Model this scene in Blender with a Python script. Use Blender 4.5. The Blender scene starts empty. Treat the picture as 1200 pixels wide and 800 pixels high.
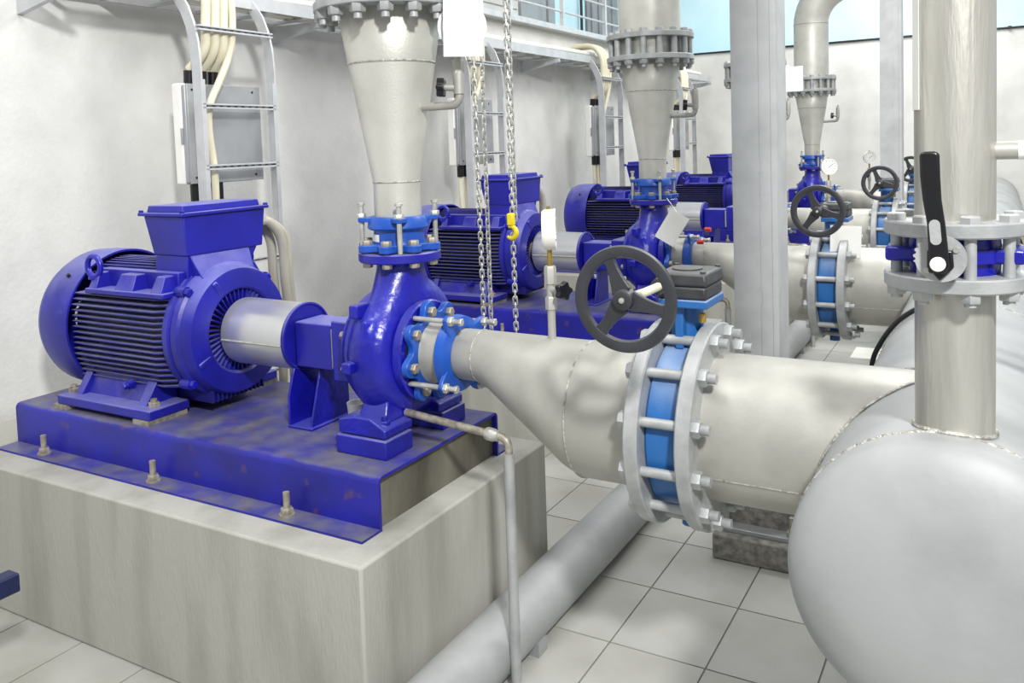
import bpy, bmesh, math, random
from mathutils import Vector, Matrix
random.seed(7)
PI = math.pi
SC = bpy.context.scene
COL = SC.collection

# ------------------------------------------------------------------ camera
cam_d = bpy.data.cameras.new('camera')
cam = bpy.data.objects.new('camera', cam_d)
COL.objects.link(cam)
cam_d.sensor_width = 36.0
cam_d.lens = 1006.754 / 1200 * 36
cam_d.shift_x = (600 - 588.64) / 1200
cam_d.shift_y = (234.33 - 400) / 1200
cam_d.clip_start = 0.02
cam.matrix_world = Matrix(((0.864955, -0.002393, 0.501844, 0.80976),
                           (0.500675, 0.072512, -0.862593, -2.34420),
                           (-0.034325, 0.997365, 0.063918, 1.72631),
                           (0, 0, 0, 1)))
SC.camera = cam

# ------------------------------------------------------------------ world and lamps
SC.view_settings.view_transform = 'Standard'
SC.view_settings.look = 'None'
SC.view_settings.gamma = 1
SC.view_settings.use_curve_mapping = False
SC.view_settings.exposure = 0.36
w = bpy.data.worlds.new('world')
SC.world = w
w.use_nodes = True
w.node_tree.nodes['Background'].inputs[0].default_value = (0.93, 0.96, 1.0, 1)
w.node_tree.nodes['Background'].inputs[1].default_value = 0.44


def area(name, loc, target, size, power, col=(1, 1, 1), sy=None):
    d = bpy.data.lights.new(name, 'AREA')
    d.energy = power
    d.size = size
    if sy:
        d.shape = 'RECTANGLE'
        d.size_y = sy
    d.color = col
    o = bpy.data.objects.new(name, d)
    COL.objects.link(o)
    o.location = loc
    o.rotation_euler = (Vector(target) - Vector(loc)).to_track_quat('-Z', 'Y').to_euler()
    return o


area('hall_lamp', (2.4, -3.3, 4.3), (-1.2, 0.4, 0.9), 0.42, 260, (1, 0.99, 0.98))
area('overhead_fill', (-1.4, -0.6, 5.2), (-1.6, 0.2, 0), 1.0, 85, (1, 0.99, 0.97), 3.0)  # this and the next two: unseen overhead area lights, added for brightness
area('overhead_fill', (1.0, 3.2, 5.2), (-0.4, 3.4, 0), 1.0, 175, (1, 0.99, 0.97), 4.0)
area('overhead_fill', (0.0, 7.6, 5.2), (-0.6, 8.4, 0), 1.0, 185, (1, 0.99, 0.97), 3.0)


# ------------------------------------------------------------------ materials
def nodes(name):
    m = bpy.data.materials.new(name)
    m.use_nodes = True
    nt = m.node_tree
    return m, nt, nt.nodes['Principled BSDF']


def rgb(h):
    v = [int(h[i:i + 2], 16) / 255 for i in (0, 2, 4)]
    return tuple(c / 12.92 if c <= 0.04045 else ((c + 0.055) / 1.055) ** 2.4 for c in v) + (1,)


def mat(name, c1, c2=None, rough=0.5, metal=0.0, scale=8.0, bump=0.0, bscale=60, dust=0.0, dustc='a9abc4', d0=0.75, d1=1.5,
        stretch=None, lo=0.4, hi=0.65, rough2=None, rust=0.0):
    m, nt, b = nodes(name)
    N, L = nt.nodes, nt.links
    b.inputs['Roughness'].default_value = rough
    b.inputs['Metallic'].default_value = metal
    b.inputs['Base Color'].default_value = rgb(c1)
    tc = N.new('ShaderNodeTexCoord')
    mp = N.new('ShaderNodeMapping')
    L.new(tc.outputs['Object'], mp.inputs[0])
    if stretch:
        mp.inputs['Scale'].default_value = stretch
    col = None
    if c2:
        n = N.new('ShaderNodeTexNoise')
        n.inputs['Scale'].default_value = scale
        n.inputs['Detail'].default_value = 6
        L.new(mp.outputs[0], n.inputs['Vector'])
        r = N.new('ShaderNodeMapRange')
        r.inputs[1].default_value = lo
        r.inputs[2].default_value = hi
        L.new(n.outputs[0], r.inputs[0])
        mx = N.new('ShaderNodeMix')
        mx.data_type = 'RGBA'
        mx.inputs[6].default_value = rgb(c1)
        mx.inputs[7].default_value = rgb(c2)
        L.new(r.outputs[0], mx.inputs[0])
        col = mx.outputs[2]
        if rough2 is not None:
            rr = N.new('ShaderNodeMapRange')
            rr.inputs[3].default_value = rough
            rr.inputs[4].default_value = rough2
            L.new(r.outputs[0], rr.inputs[0])
            L.new(rr.outputs[0], b.inputs['Roughness'])
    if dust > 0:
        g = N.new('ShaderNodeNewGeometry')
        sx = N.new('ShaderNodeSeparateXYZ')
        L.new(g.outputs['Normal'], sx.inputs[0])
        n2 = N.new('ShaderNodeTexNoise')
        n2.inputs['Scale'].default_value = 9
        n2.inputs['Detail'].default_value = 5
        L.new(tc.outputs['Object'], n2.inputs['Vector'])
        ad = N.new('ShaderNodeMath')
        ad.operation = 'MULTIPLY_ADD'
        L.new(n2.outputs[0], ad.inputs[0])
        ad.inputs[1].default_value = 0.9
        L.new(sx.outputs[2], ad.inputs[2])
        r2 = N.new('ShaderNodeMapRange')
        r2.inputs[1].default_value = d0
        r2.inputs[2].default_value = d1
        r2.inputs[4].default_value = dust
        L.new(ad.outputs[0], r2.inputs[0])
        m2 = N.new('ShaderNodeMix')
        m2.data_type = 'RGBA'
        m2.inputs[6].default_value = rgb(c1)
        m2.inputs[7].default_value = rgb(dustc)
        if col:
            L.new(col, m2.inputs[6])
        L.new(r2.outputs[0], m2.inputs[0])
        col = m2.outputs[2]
    if rust > 0:
        n3 = N.new('ShaderNodeTexNoise')
        n3.inputs['Scale'].default_value = 14
        n3.inputs['Detail'].default_value = 8
        L.new(tc.outputs['Object'], n3.inputs['Vector'])
        r3 = N.new('ShaderNodeMapRange')
        r3.inputs[1].default_value = 0.60
        r3.inputs[2].default_value = 0.72
        r3.inputs[4].default_value = rust
        L.new(n3.outputs[0], r3.inputs[0])
        m3 = N.new('ShaderNodeMix')
        m3.data_type = 'RGBA'
        L.new(r3.outputs[0], m3.inputs[0])
        m3.inputs[6].default_value = rgb(c1)
        if col:
            L.new(col, m3.inputs[6])
        m3.inputs[7].default_value = rgb('5d4430')
        col = m3.outputs[2]
    if col:
        L.new(col, b.inputs['Base Color'])
    if bump > 0:
        n4 = N.new('ShaderNodeTexNoise')
        n4.inputs['Scale'].default_value = bscale
        n4.inputs['Detail'].default_value = 4
        L.new(mp.outputs[0], n4.inputs['Vector'])
        bp = N.new('ShaderNodeBump')
        bp.inputs['Strength'].default_value = bump
        bp.inputs['Distance'].default_value = 0.01
        L.new(n4.outputs[0], bp.inputs['Height'])
        L.new(bp.outputs[0], b.inputs['Normal'])
    return m


MT = {}
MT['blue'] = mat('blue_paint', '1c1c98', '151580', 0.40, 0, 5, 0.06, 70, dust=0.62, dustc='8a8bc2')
MT['blue_cast'] = mat('cast_blue_paint', '17189e', '111284', 0.28, 0, 6, 0.25, 45, dust=0.22, dustc='8488c8')
MT['blue_base'] = mat('worn_base_paint', '1e1e9a', '191978', 0.40, 0, 4, 0.05, 60, dust=0.9, dustc='6c6b6c', rust=0.6, d0=1.18, d1=1.62)
MT['blue_fin'] = mat('fin_paint', '1a1a80', '12125c', 0.45, 0, 9, dust=0.7, dustc='9a9bc0', d0=0.9)
MT['light_blue'] = mat('bright_blue_coating', '1750ae', '13449a', 0.33, 0, 8, 0.05, 80, dust=0.12, dustc='8fb0d8')
MT['valve_blue'] = mat('valve_blue_paint', '2463a4', '245892', 0.4, 0, 6, 0.04, 60, dust=0.5, dustc='a8b6c6')
MT['steel'] = mat('stainless_pipe', 'b3b2aa', 'a2a19a', 0.44, 0.4, 6, 0.05, 90, rough2=0.55)
MT['cone'] = mat('weathered_steel_cone', 'cfcec5', 'bdbcb3', 0.40, 0.45, 5, 0.10, 140, rough2=0.5)
MT['vpipe'] = mat('sweating_pipe_reflections', 'cccac0', 'aaa89f', 0.30, 0.65, 14, 0.25, 110, stretch=(1, 1, 0.12), rough2=0.45)  # vertical streaks paint reflections into the colour; bump gives the water droplets
MT['header'] = mat('header_steel', 'a4a6a6', '949696', 0.58, 0.15, 4, 0.05, 60)
MT['weld'] = mat('weld_bead', 'c2c0b8', '8f8d86', 0.45, 0.5, 60, 0.6, 150)
MT['galv'] = mat('galvanised_flange', 'aeb0af', '989b9b', 0.5, 0.3, 14, 0.10, 120)
MT['zinc'] = mat('zinc_bolt', 'bdbdb6', 'a3a39b', 0.4, 0.45, 30)
MT['oldbolt'] = mat('dull_bolt', 'a8a294', '807a6c', 0.5, 0.4, 40)
MT['guard'] = mat('polished_guard', 'd8d9da', 'cbccce', 0.28, 0.75, 3, 0.02, 20)
MT['concrete'] = mat('plinth_concrete', 'a6a59d', '8c8b82', 0.85, 0, 2.6, 0.25, 60, stretch=(2.2, 2.2, 0.4), lo=0.42, hi=0.72)
MT['grout'] = mat('stained_grout', '716e61', '46443a', 0.8, 0, 3.5, 0.3, 50, stretch=(1, 1, 0.4), rust=0.3)
MT['rough_concrete'] = mat('rough_concrete', '8f8d86', '68665f', 0.9, 0, 30, 0.6, 60)
MT['tile'] = mat('floor_tile', 'a9a9a4', '98988f', 0.5, 0, 3, 0.05, 40)
MT['joint'] = mat('tile_joint', '74736c', '66655e', 0.9)
MT['wall'] = mat('white_plaster', 'd4d4d0', 'c8c8c4', 0.75, 0, 3, 0.22, 45)
MT['wall_blue'] = mat('pale_blue_cladding', 'bfe4ef', 'cdeaf2', 0.6, 0, 1.5)
MT['column'] = mat('painted_column', 'bcbebe', 'adafaf', 0.55, 0.1, 7, 0.05, 90)
MT['plate'] = mat('grey_plate', 'a9abad', '9d9fa1', 0.45, 0.4, 6)
MT['alu'] = mat('galvanised_ladder', 'c9cbcd', 'bdbfc1', 0.45, 0.35, 10)
MT['white'] = mat('white_plastic', 'ecebe4', 'e4e3db', 0.45)
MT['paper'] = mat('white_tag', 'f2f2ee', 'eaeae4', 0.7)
MT['cream'] = mat('cream_cable', 'ddd8bf', 'd2ccb2', 0.5, 0, 6)
MT['greycable'] = mat('grey_cable', 'b4b0a2', 'a5a193', 0.5, 0, 6)
MT['black'] = mat('black_plastic', '0b0b0d', '121214', 0.3, 0, 8, dust=0.12, dustc='77777a')
MT['wheel'] = mat('black_wheel', '34353a', '2b2c30', 0.42, 0, 10, 0.12, 90, dust=0.25, dustc='85868c')
MT['gear'] = mat('gearbox_black', '2a2b2e', '3a3b3e', 0.5, 0, 12, 0.1, 80, dust=0.5, dustc='7d7d7a')
MT['dark'] = mat('dark_parts_and_shade', '15151c')  # dark small parts, and shade painted into the motor's recesses
MT['brass'] = mat('brass', 'b99b52', 'a3863f', 0.35, 0.8, 20)
MT['yellow'] = mat('yellow_paint', 'e6d21e', 'd6c018', 0.4)
MT['red'] = mat('red_cap', 'c8322a', 'b02820', 0.4)
MT['glass_white'] = mat('dial_white', 'efefec', 'efefec', 0.2)
MT['navy'] = mat('navy_steel', '14204e', '101a42', 0.4)
MT['corr'] = mat('grey_cladding', '9fa1a3', '8f9193', 0.6, 0.2, 4)
MT['seam'] = mat('seam_sealant', '6d6e6e')


# ------------------------------------------------------------------ mesh builder
def frame(axis):
    a = Vector(axis).normalized()
    t = Vector((0, 0, 1)) if abs(a.z) < 0.9 else Vector((1, 0, 0))
    u = t.cross(a).normalized()
    return a, u, a.cross(u)


class MB:
    def __init__(s):
        s.v, s.f = [], []

    def add(s, vs, fs):
        n = len(s.v)
        s.v += [tuple(p) for p in vs]
        s.f += [tuple(i + n for i in f) for f in fs]
        return s

    def hexa(s, p):  # 8 corners: bottom 4 ccw, top 4
        return s.add(p, [(3, 2, 1, 0), (4, 5, 6, 7), (0, 1, 5, 4), (1, 2, 6, 5), (2, 3, 7, 6), (3, 0, 4, 7)])

    def box(s, x0, x1, y0, y1, z0, z1):
        return s.hexa([(x0, y0, z0), (x1, y0, z0), (x1, y1, z0), (x0, y1, z0),
                       (x0, y0, z1), (x1, y0, z1), (x1, y1, z1), (x0, y1, z1)])

    def frustum(s, bx, tx):  # (x0,x1,y0,y1,z) twice
        a, b = bx, tx
        return s.hexa([(a[0], a[2], a[4]), (a[1], a[2], a[4]), (a[1], a[3], a[4]), (a[0], a[3], a[4]),
                       (b[0], b[2], b[4]), (b[1], b[2], b[4]), (b[1], b[3], b[4]), (b[0], b[3], b[4])])

    def rings(s, rings, close=False, cap0=True, cap1=True):
        n = len(rings[0])
        vs = [p for r in rings for p in r]
        fs = []
        m = len(rings)
        for i in range(m if close else m - 1):
            j = (i + 1) % m
            for k in range(n):
                l = (k + 1) % n
                fs.append((i * n + k, i * n + l, j * n + l, j * n + k))
        if not close:
            if cap0:
                fs.append(tuple(reversed(range(n))))
            if cap1:
                fs.append(tuple(range((m - 1) * n, m * n)))
        return s.add(vs, fs)

    def lathe(s, prof, origin=(0, 0, 0), axis=(1, 0, 0), seg=32, close=False, cap=True):
        a, u, w_ = frame(axis)
        o = Vector(origin)
        R = []
        for (d, r) in prof:
            R.append([o + a * d + (u * math.cos(2 * PI * k / seg) + w_ * math.sin(2 * PI * k / seg)) * r for k in range(seg)])
        return s.rings(R, close, cap, cap)

    def cyl(s, p0, p1, r0, r1=None, seg=20):
        p0, p1 = Vector(p0), Vector(p1)
        return s.lathe([(0, r0), ((p1 - p0).length, r0 if r1 is None else r1)], p0, p1 - p0, seg)

    def hexn(s, p, axis, r, h):
        return s.lathe([(0, r), (h * 0.85, r), (h, r * 0.88)], p, axis, 6)

    def tube(s, path, r, seg=12, closed=False):
        P = [Vector(p) for p in path]
        n = len(P)
        R = []
        pu = None
        for i in range(n):
            if closed:
                t = P[(i + 1) % n] - P[i - 1]
            else:
                t = P[min(i + 1, n - 1)] - P[max(i - 1, 0)]
            t.normalize()
            if pu is None:
                _, u, _ = frame(t)
            else:
                u = (pu - t * pu.dot(t)).normalized()
            pu = u
            v = t.cross(u)
            rr = r[i] if isinstance(r, (list, tuple)) else r
            R.append([P[i] + (u * math.cos(2 * PI * k / seg) + v * math.sin(2 * PI * k / seg)) * rr for k in range(seg)])
        return s.rings(R, closed)

    def prism(s, poly, origin, axis, h):  # poly in (u,w) of frame(axis)
        a, u, w_ = frame(axis)
        o = Vector(origin)
        r0 = [o + u * p[0] + w_ * p[1] for p in poly]
        r1 = [p + a * h for p in r0]
        return s.rings([r0, r1])

    def prism_xz(s, poly, y0, y1):
        return s.rings([[(p[0], y0, p[1]) for p in poly], [(p[0], y1, p[1]) for p in poly]])

    def prism_yz(s, poly, x0, x1):
        return s.rings([[(x0, p[0], p[1]) for p in poly], [(x1, p[0], p[1]) for p in poly]])

    def annulus(s, origin, axis, ri, ro, h, seg=48, ch=0.0):
        c = ch
        return s.lathe([(0, ri), (0, ro - c), (c, ro), (h - c, ro), (h, ro - c), (h, ri)], origin, axis, seg, close=True, cap=False)

    def mesh(s, name, smooth=40):
        me = bpy.data.meshes.new(name)
        me.from_pydata(s.v, [], s.f)
        bm = bmesh.new()
        bm.from_mesh(me)
        bmesh.ops.recalc_face_normals(bm, faces=bm.faces)
        bm.to_mesh(me)
        bm.free()
        if smooth:
            me.polygons.foreach_set('use_smooth', [True] * len(me.polygons))
            me.set_sharp_from_angle(angle=math.radians(smooth))
        return me

    def build(s, name, m, parent=None, loc=(0, 0, 0), smooth=40, bevel=0.0, rot=None):
        return put(name, s.mesh(name, smooth), m, parent, loc, bevel, rot)


def put(name, me, m, parent=None, loc=(0, 0, 0), bevel=0.0, rot=None):
    if not me.materials:
        me.materials.append(MT[m] if isinstance(m, str) else m)
    o = bpy.data.objects.new(name, me)
    COL.objects.link(o)
    o.location = loc
    if rot:
        o.rotation_euler = rot
    if parent:
        o.parent = parent
    if bevel:
        b = o.modifiers.new('bevel', 'BEVEL')
        b.width = bevel
        b.segments = 2
        b.limit_method = 'ANGLE'
        b.angle_limit = math.radians(40)
    return o


def tag(o, label, cat, group=None, kind=None):
    o['label'] = label
    if cat:
        o['category'] = cat
    if group:
        o['group'] = group
    if kind:
        o['kind'] = kind
    return o


def thing(name, label, cat, loc=(0, 0, 0), group=None, rot=None):
    o = bpy.data.objects.new(name, None)
    COL.objects.link(o)
    o.empty_display_size = 0.1
    o.location = loc
    if rot:
        o.rotation_euler = rot
    return tag(o, label, cat, group)


def struct(o):
    o['kind'] = 'structure'
    return o


def copy_tree(o, parent=None):
    c = o.copy()
    COL.objects.link(c)
    if parent:
        c.parent = parent
    for ch in o.children:
        copy_tree(ch, c)
    return c


def arc(c, r, a0, a1, n, u, v):
    c, u, v = Vector(c), Vector(u), Vector(v)
    return [c + (u * math.cos(a0 + (a1 - a0) * i / n) + v * math.sin(a0 + (a1 - a0) * i / n)) * r for i in range(n + 1)]


def smooth_path(pts, n=6):
    P = [Vector(p) for p in pts]
    out = []
    for i in range(len(P) - 1):
        p0, p1, p2, p3 = P[max(i - 1, 0)], P[i], P[i + 1], P[min(i + 2, len(P) - 1)]
        for k in range(n):
            t = k / n
            out.append(0.5 * ((2 * p1) + (p2 - p0) * t + (2 * p0 - 5 * p1 + 4 * p2 - p3) * t * t + (3 * p1 - p0 - 3 * p2 + p3) * t ** 3))
    out.append(P[-1])
    return out


ORD = ['first', 'second', 'third', 'fourth']
ROW = 'from domed header end'
SP = 2.484          # distance from pump to pump
AX = 1.045          # shaft height
SV = 0.92           # suction pipe height
BT = 0.736          # baseplate top
PT = 0.568          # plinth top
PX = -0.966         # pump discharge

# ------------------------------------------------------------------ the setting
fl = struct(MB().box(-3.1, 3.6, -4.0, 10.0, -0.15, -0.004).build('floor', 'joint'))
TX, TY = 0.336, 0.408
tile_me = MB().box(0.003, TX - 0.003, 0.003, TY - 0.003, -0.01, 0.0).mesh('tile', 0)
rest = MB()
for i in range(-7, 11):
    for j in range(-10, 24):
        x, y = -0.356 + i * TX, 0.702 + j * TY
        if x < -3.1 or x + TX > 3.6 or y + TY > 10 or y < -4:
            continue
        if -4 <= i <= 4 and -3 <= j <= 13:
            put('tile', tile_me, 'tile', fl, (x, y, 0))
        else:
            rest.box(x + 0.003, x + TX - 0.003, y + 0.003, y + TY - 0.003, -0.01, 0.0)
rt = rest.build('tile_field', 'tile', fl, smooth=0)
rt['kind'] = 'stuff'

WX = -3.1
struct(MB().box(WX - 0.25, WX, -4.0, 10.25, -0.15, 2.86).build('wall_left', 'wall'))
struct(MB().box(WX, 5.6, 10.0, 10.25, -0.15, 2.935).build('wall_back', 'wall'))
struct(MB().box(-6.0, 7.0, 10.6, 10.75, 2.4, 6.5).build('wall_upper_back', 'wall_blue'))
g = struct(MB().box(-4.6, -4.5, -4.0, 10.6, 2.86, 6.5).build('wall_gallery', 'wall'))
MB().box(-5.0, WX - 0.25, -4.0, 10.6, 2.70, 2.86).build('gallery_slab', 'wall', g, smooth=0)
# gallery windows and panels, on the gallery wall
for k, (y0, y1, m, n) in enumerate(((7.35, 8.05, 'plate', 'mullion_panel'), (8.12, 8.32, 'plate', 'mullion'), (8.32, 9.3, 'wall_blue', 'blue_panel'))):
    MB().box(-4.5, -4.46, y0, y1, 2.87, 6.0).build(n, m, g)
for k in range(9):
    y = 9.34 + k * 0.13
    MB().box(-4.5, -4.44 + 0.02 * (k % 2), y, y + 0.12, 2.87, 6.0).build('corrugation', 'corr', g)
for k in range(8):
    z = 2.95 + k * 0.24
    MB().box(-4.5, -4.475, 4.2, 7.3, z, z + 0.215).build('siding_board', 'wall', g)
MB().cyl((-4.40, 9.05, 2.87), (-4.40, 9.05, 6.0), 0.02).build('pipe', 'dark', g)

tp = MB().tube([(WX + 0.02, 9.98, 2.945), (5.5, 9.98, 2.945)], 0.013, 10).build('wall_pipe', 'dark')
tag(tp, 'thin dark pipe running along the top of the back wall', 'pipe')
for x in (-2.2, -0.45, 0.9, 2.3):
    MB().box(x - 0.02, x + 0.02, 9.955, 10.0, 2.93, 2.965).build('clip', 'dark', tp)

# gallery railing
rl = thing('gallery_railing', 'white steel gallery railing above the long cable tray', 'railing', (0, 0, 0))
for y in [0.3 + 1.12 * k for k in range(9)]:
    MB().box(-3.2, -3.16, y - 0.02, y + 0.02, 2.86, 3.95).build('post', 'alu', rl)
for z in (3.1, 3.3, 3.6, 3.93):
    MB().tube([(-3.18, -1, z), (-3.18, 9.6, z)], 0.012 if z < 3.9 else 0.02, 8).build('rail', 'alu', rl)
eb = MB().box(WX - 0.02, WX + 0.10, -3.5, 9.5, 2.845, 2.90).build('edge_channel', 'alu', None, bevel=0.004)
tag(eb, 'pale steel channel along the gallery edge above the cable tray', 'channel')

# ------------------------------------------------------------------ columns
def column(y, label):
    c = thing('steel_column', label, 'column', (-0.045, y, 0), 'grey steel columns')
    h = 0.086
    MB().box(-h, h, -h, h, 0.12, 5.0).build('shaft', 'column', c, bevel=0.006)
    MB().box(-h - 0.004, 0.018, -h - 0.004, h, 0.30, 5.0).build('cover_sheet', 'column', c, bevel=0.002)
    MB().box(0.064, h + 0.003, -h - 0.003, h + 0.003, 0.30, 5.0).build('corner_strip', 'column', c, bevel=0.002)
    for z in (1.05, 1.58, 2.3):
        MB().box(0.015, 0.022, -h - 0.006, -h, z, z + 0.05).build('seam_clip', 'column', c)
    MB().box(-0.15, 0.16, -0.16, 0.16, 0.105, 0.125).build('base_plate', 'plate', c, bevel=0.003)
    for yy in (-0.098, 0.09):
        MB().prism_xz([(-0.13, 0.125), (0.14, 0.125), (0.07, 0.36), (-0.08, 0.36)], yy, yy + 0.012).build('gusset', 'rough_concrete', c)
    for sx in (-0.125, 0.135):
        for sy in (-0.13, 0.13):
            MB().cyl((sx, sy, 0.12), (sx, sy, 0.20), 0.011, seg=10).hexn((sx, sy, 0.125), (0, 0, 1), 0.022, 0.018).build('anchor_bolt', 'oldbolt', c)
    f = MB().box(-0.17, 0.18, -0.20, 0.20, 0.0, 0.105).build('column_footing', 'rough_concrete', None, (-0.045, y, 0), bevel=0.008)
    return c, f


c1, f1 = column(1.235, 'tall grey steel column standing between the first and second pump sets')
tag(f1, 'rough concrete footing under the column between first and second pump sets', 'footing', 'column footings')
c2, f2 = column(1.235 + 2 * SP, 'slim looking grey steel column rising behind the third pump set')
tag(f2, 'rough concrete footing under the column behind the third pump set', 'footing', 'column footings')
MB().cyl((-0.03, -0.09, 2.42), (-0.09, -0.16, 2.75), 0.02).build('brace', 'column', c1)
MB().box(-0.05, 0.02, -0.11, -0.086, 2.37, 2.45).build('brace_lug', 'column', c1, bevel=0.004)

# ------------------------------------------------------------------ one pump set: plinth and baseplate
UNIT = []   # (object, label pattern) of the first set, copied for the other three


def unit(o, pat):
    o['label'] = pat % ORD[0]
    UNIT.append((o, pat))
    return o


pl = MB().box(-3.05, -0.724, -0.559, 0.559, 0.0, PT).build('concrete_plinth', 'concrete', bevel=0.008)
tag(pl, 'x', 'plinth', 'concrete plinths')
unit(pl, 'stained grey concrete plinth under the %s pump set ' + ROW)

bp = thing('baseplate', 'x', 'baseplate', (-1.757, 0, PT), 'blue baseplates')
unit(bp, 'worn blue folded steel baseplate under the %s pump set ' + ROW)
hx, hy, hz, th, rr = 0.943, 0.356, BT - PT, 0.010, 0.022
prof = [(-0.443, 0), (-0.443, 0.008), (-hy, 0.008)]
prof += [(-hy + rr - rr * math.cos(t), hz - rr + rr * math.sin(t)) for t in (0.01, 0.4, 0.8, 1.2, 1.56)]
prof += [(-a, b) for a, b in reversed(prof[3:])] + [(hy, 0.008), (0.443, 0.008), (0.443, 0), (hy - th, 0), (hy - th, hz - th), (-hy + th, hz - th), (-hy + th, 0)]
MB().prism_yz(prof, -hx, hx).build('channel', 'blue_base', bp, smooth=50)
MB().box(-hx + 0.02, hx - 0.02, -hy + th, hy - th, 0, hz - th).build('grout_fill', 'grout', bp)
bolt_base = MB().cyl((0, 0, 0), (0, 0, 0.07), 0.011, seg=10).hexn((0, 0, 0), (0, 0, 1), 0.021, 0.02).annulus((0, 0, -0.004), (0, 0, 1), 0.0, 0.026, 0.005, 14).mesh('anchor_bolt')
for bx in (-0.69, -0.04, 0.604):
    for sy in (-1, 1):
        put('anchor_bolt', bolt_base, 'oldbolt', bp, (bx, sy * 0.40, 0.012))

# ------------------------------------------------------------------ electric motor (axis along X, origin under the shaft)
mo = thing('electric_motor', 'x', 'motor', (-2.15, 0, BT), 'blue electric motors')
unit(mo, 'blue finned electric motor with terminal box, %s motor ' + ROW)
H = AX - BT            # shaft height over base
X0 = -2.15


def mx(x):
    return x - X0


MB().lathe([(mx(-2.44), 0.20), (mx(-2.44), 0.232), (mx(-1.86), 0.232), (mx(-1.86), 0.20)], (0, 0, H), (1, 0, 0), 48).build('stator', 'dark', mo)  # near-black body, so the gaps between the fins look shaded
# fan cowl: open shell with rolled rear corner
MB().lathe([(mx(-2.66), 0.10), (mx(-2.663), 0.19), (mx(-2.657), 0.245), (mx(-2.64), 0.272), (mx(-2.60), 0.289), (mx(-2.53), 0.294),
            (mx(-2.425), 0.295), (mx(-2.42), 0.293), (mx(-2.42), 0.285), (mx(-2.45), 0.283), (mx(-2.62), 0.272), (mx(-2.645), 0.20)],
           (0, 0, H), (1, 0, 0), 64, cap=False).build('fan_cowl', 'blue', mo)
gr = MB()
for r in (0.03, 0.055, 0.08, 0.105):
    gr.lathe([(mx(-2.662), r - 0.006), (mx(-2.662), r + 0.006), (mx(-2.656), r + 0.006), (mx(-2.656), r - 0.006)], (0, 0, H), (1, 0, 0), 32, close=True, cap=False)
for k in range(4):
    a = k * PI / 4
    gr.cyl((mx(-2.658), -0.11 * math.cos(a), H - 0.11 * math.sin(a)), (mx(-2.658), 0.11 * math.cos(a), H + 0.11 * math.sin(a)), 0.004, seg=6)
gr.build('fan_grille', 'blue', mo)
MB().cyl((mx(-2.50), -0.207, H + 0.200), (mx(-2.50), -0.220, H + 0.212), 0.008, seg=8).build('cowl_screw', 'dark', mo)
# side fins
for s in (-1, 1):
    for k in range(16):
        dz = -0.188 + k * 0.0222
        inner = math.sqrt(max(0.232 ** 2 - dz * dz, 0.01)) - 0.02
        outer = 0.262 - 0.35 * max(0, abs(dz) - 0.10)
        zz = H + dz
        t = 0.0032
        x0, x1 = mx(-2.425), mx(-1.875)
        mb = MB()
        vs = []
        for z, tt in ((-1, t), (1, t)):
            vs.append([(x0, s * inner, zz + z * tt * 1.4), (x1, s * inner, zz + z * tt * 1.4), (x1, s * (outer - 0.028), zz + z * tt), (x1 - 0.05, s * outer, zz + z * tt * 0.7), (x0, s * outer, zz + z * tt * 0.7)])
        mb.rings(vs)
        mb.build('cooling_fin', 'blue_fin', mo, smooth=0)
# top fins
for k in range(9):
    yy = -0.152 + k * 0.021
    top = math.sqrt(0.268 ** 2 - yy * yy)
    for xa, xb in ((-2.43, -2.06),):
        MB().box(mx(xa), mx(xb), yy - 0.004, yy + 0.004, H + 0.17, H + top).build('top_fin', 'blue_fin', mo, smooth=0)
# lower fins between the feet
for k in range(13):
    yy = -0.126 + k * 0.021
    MB().box(mx(-2.40), mx(-1.78), yy - 0.004, yy + 0.004, H - 0.262, H - 0.18).build('bottom_fin', 'blue_fin', mo, smooth=0)
# side shoulder ledges with pockets
for s in (-1, 1):
    lg = MB()
    a, b = sorted((s * 0.165, s * 0.262))
    zt, zb = H + 0.232, H + 0.165
    pts_out, pts_in = s * 0.258, s * 0.165
    segs = [(-2.32, -2.27), (-2.16, -2.05), (-1.95, -1.885)]
    for xa, xb in segs:
        lg.hexa([(mx(xa), pts_in, zb), (mx(xb), pts_in, zb), (mx(xb), pts_out, zb), (mx(xa), pts_out, zb),
                 (mx(xa) + 0.01, pts_in, zt), (mx(xb) - 0.01, pts_in, zt), (mx(xb) - 0.01, s * 0.225, zt), (mx(xa) + 0.01, s * 0.225, zt)])
    lg.box(mx(-2.33), mx(-1.87), min(s * 0.15, s * 0.262), max(s * 0.15, s * 0.262), zb - 0.012, zb + 0.008)
    lg.box(mx(-2.33), mx(-1.87), min(s * 0.145, s * 0.185), max(s * 0.145, s * 0.185), zb, zt + 0.010)
    lg.build('shoulder_ledge', 'blue', mo, bevel=0.004)
    # eye bolt
    ex, ey, ez = (mx(-2.315), s * 0.225, H + 0.255) if s < 0 else (mx(-1.93), s * 0.20, H + 0.255)
    eb_ = MB().tube(arc((ex, ey, ez), 0.041, 0, 2 * PI, 28, (1, 0, 0), (0, 0, 1))[:-1], 0.0115, 10, closed=True)
    eb_.cyl((ex, ey, ez - 0.085), (ex, ey, ez - 0.036), 0.013, seg=12).annulus((ex, ey, ez - 0.05), (0, 0, 1), 0.0, 0.024, 0.01, 16)
    eb_.build('lifting_eye', 'blue_cast', mo)
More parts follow.
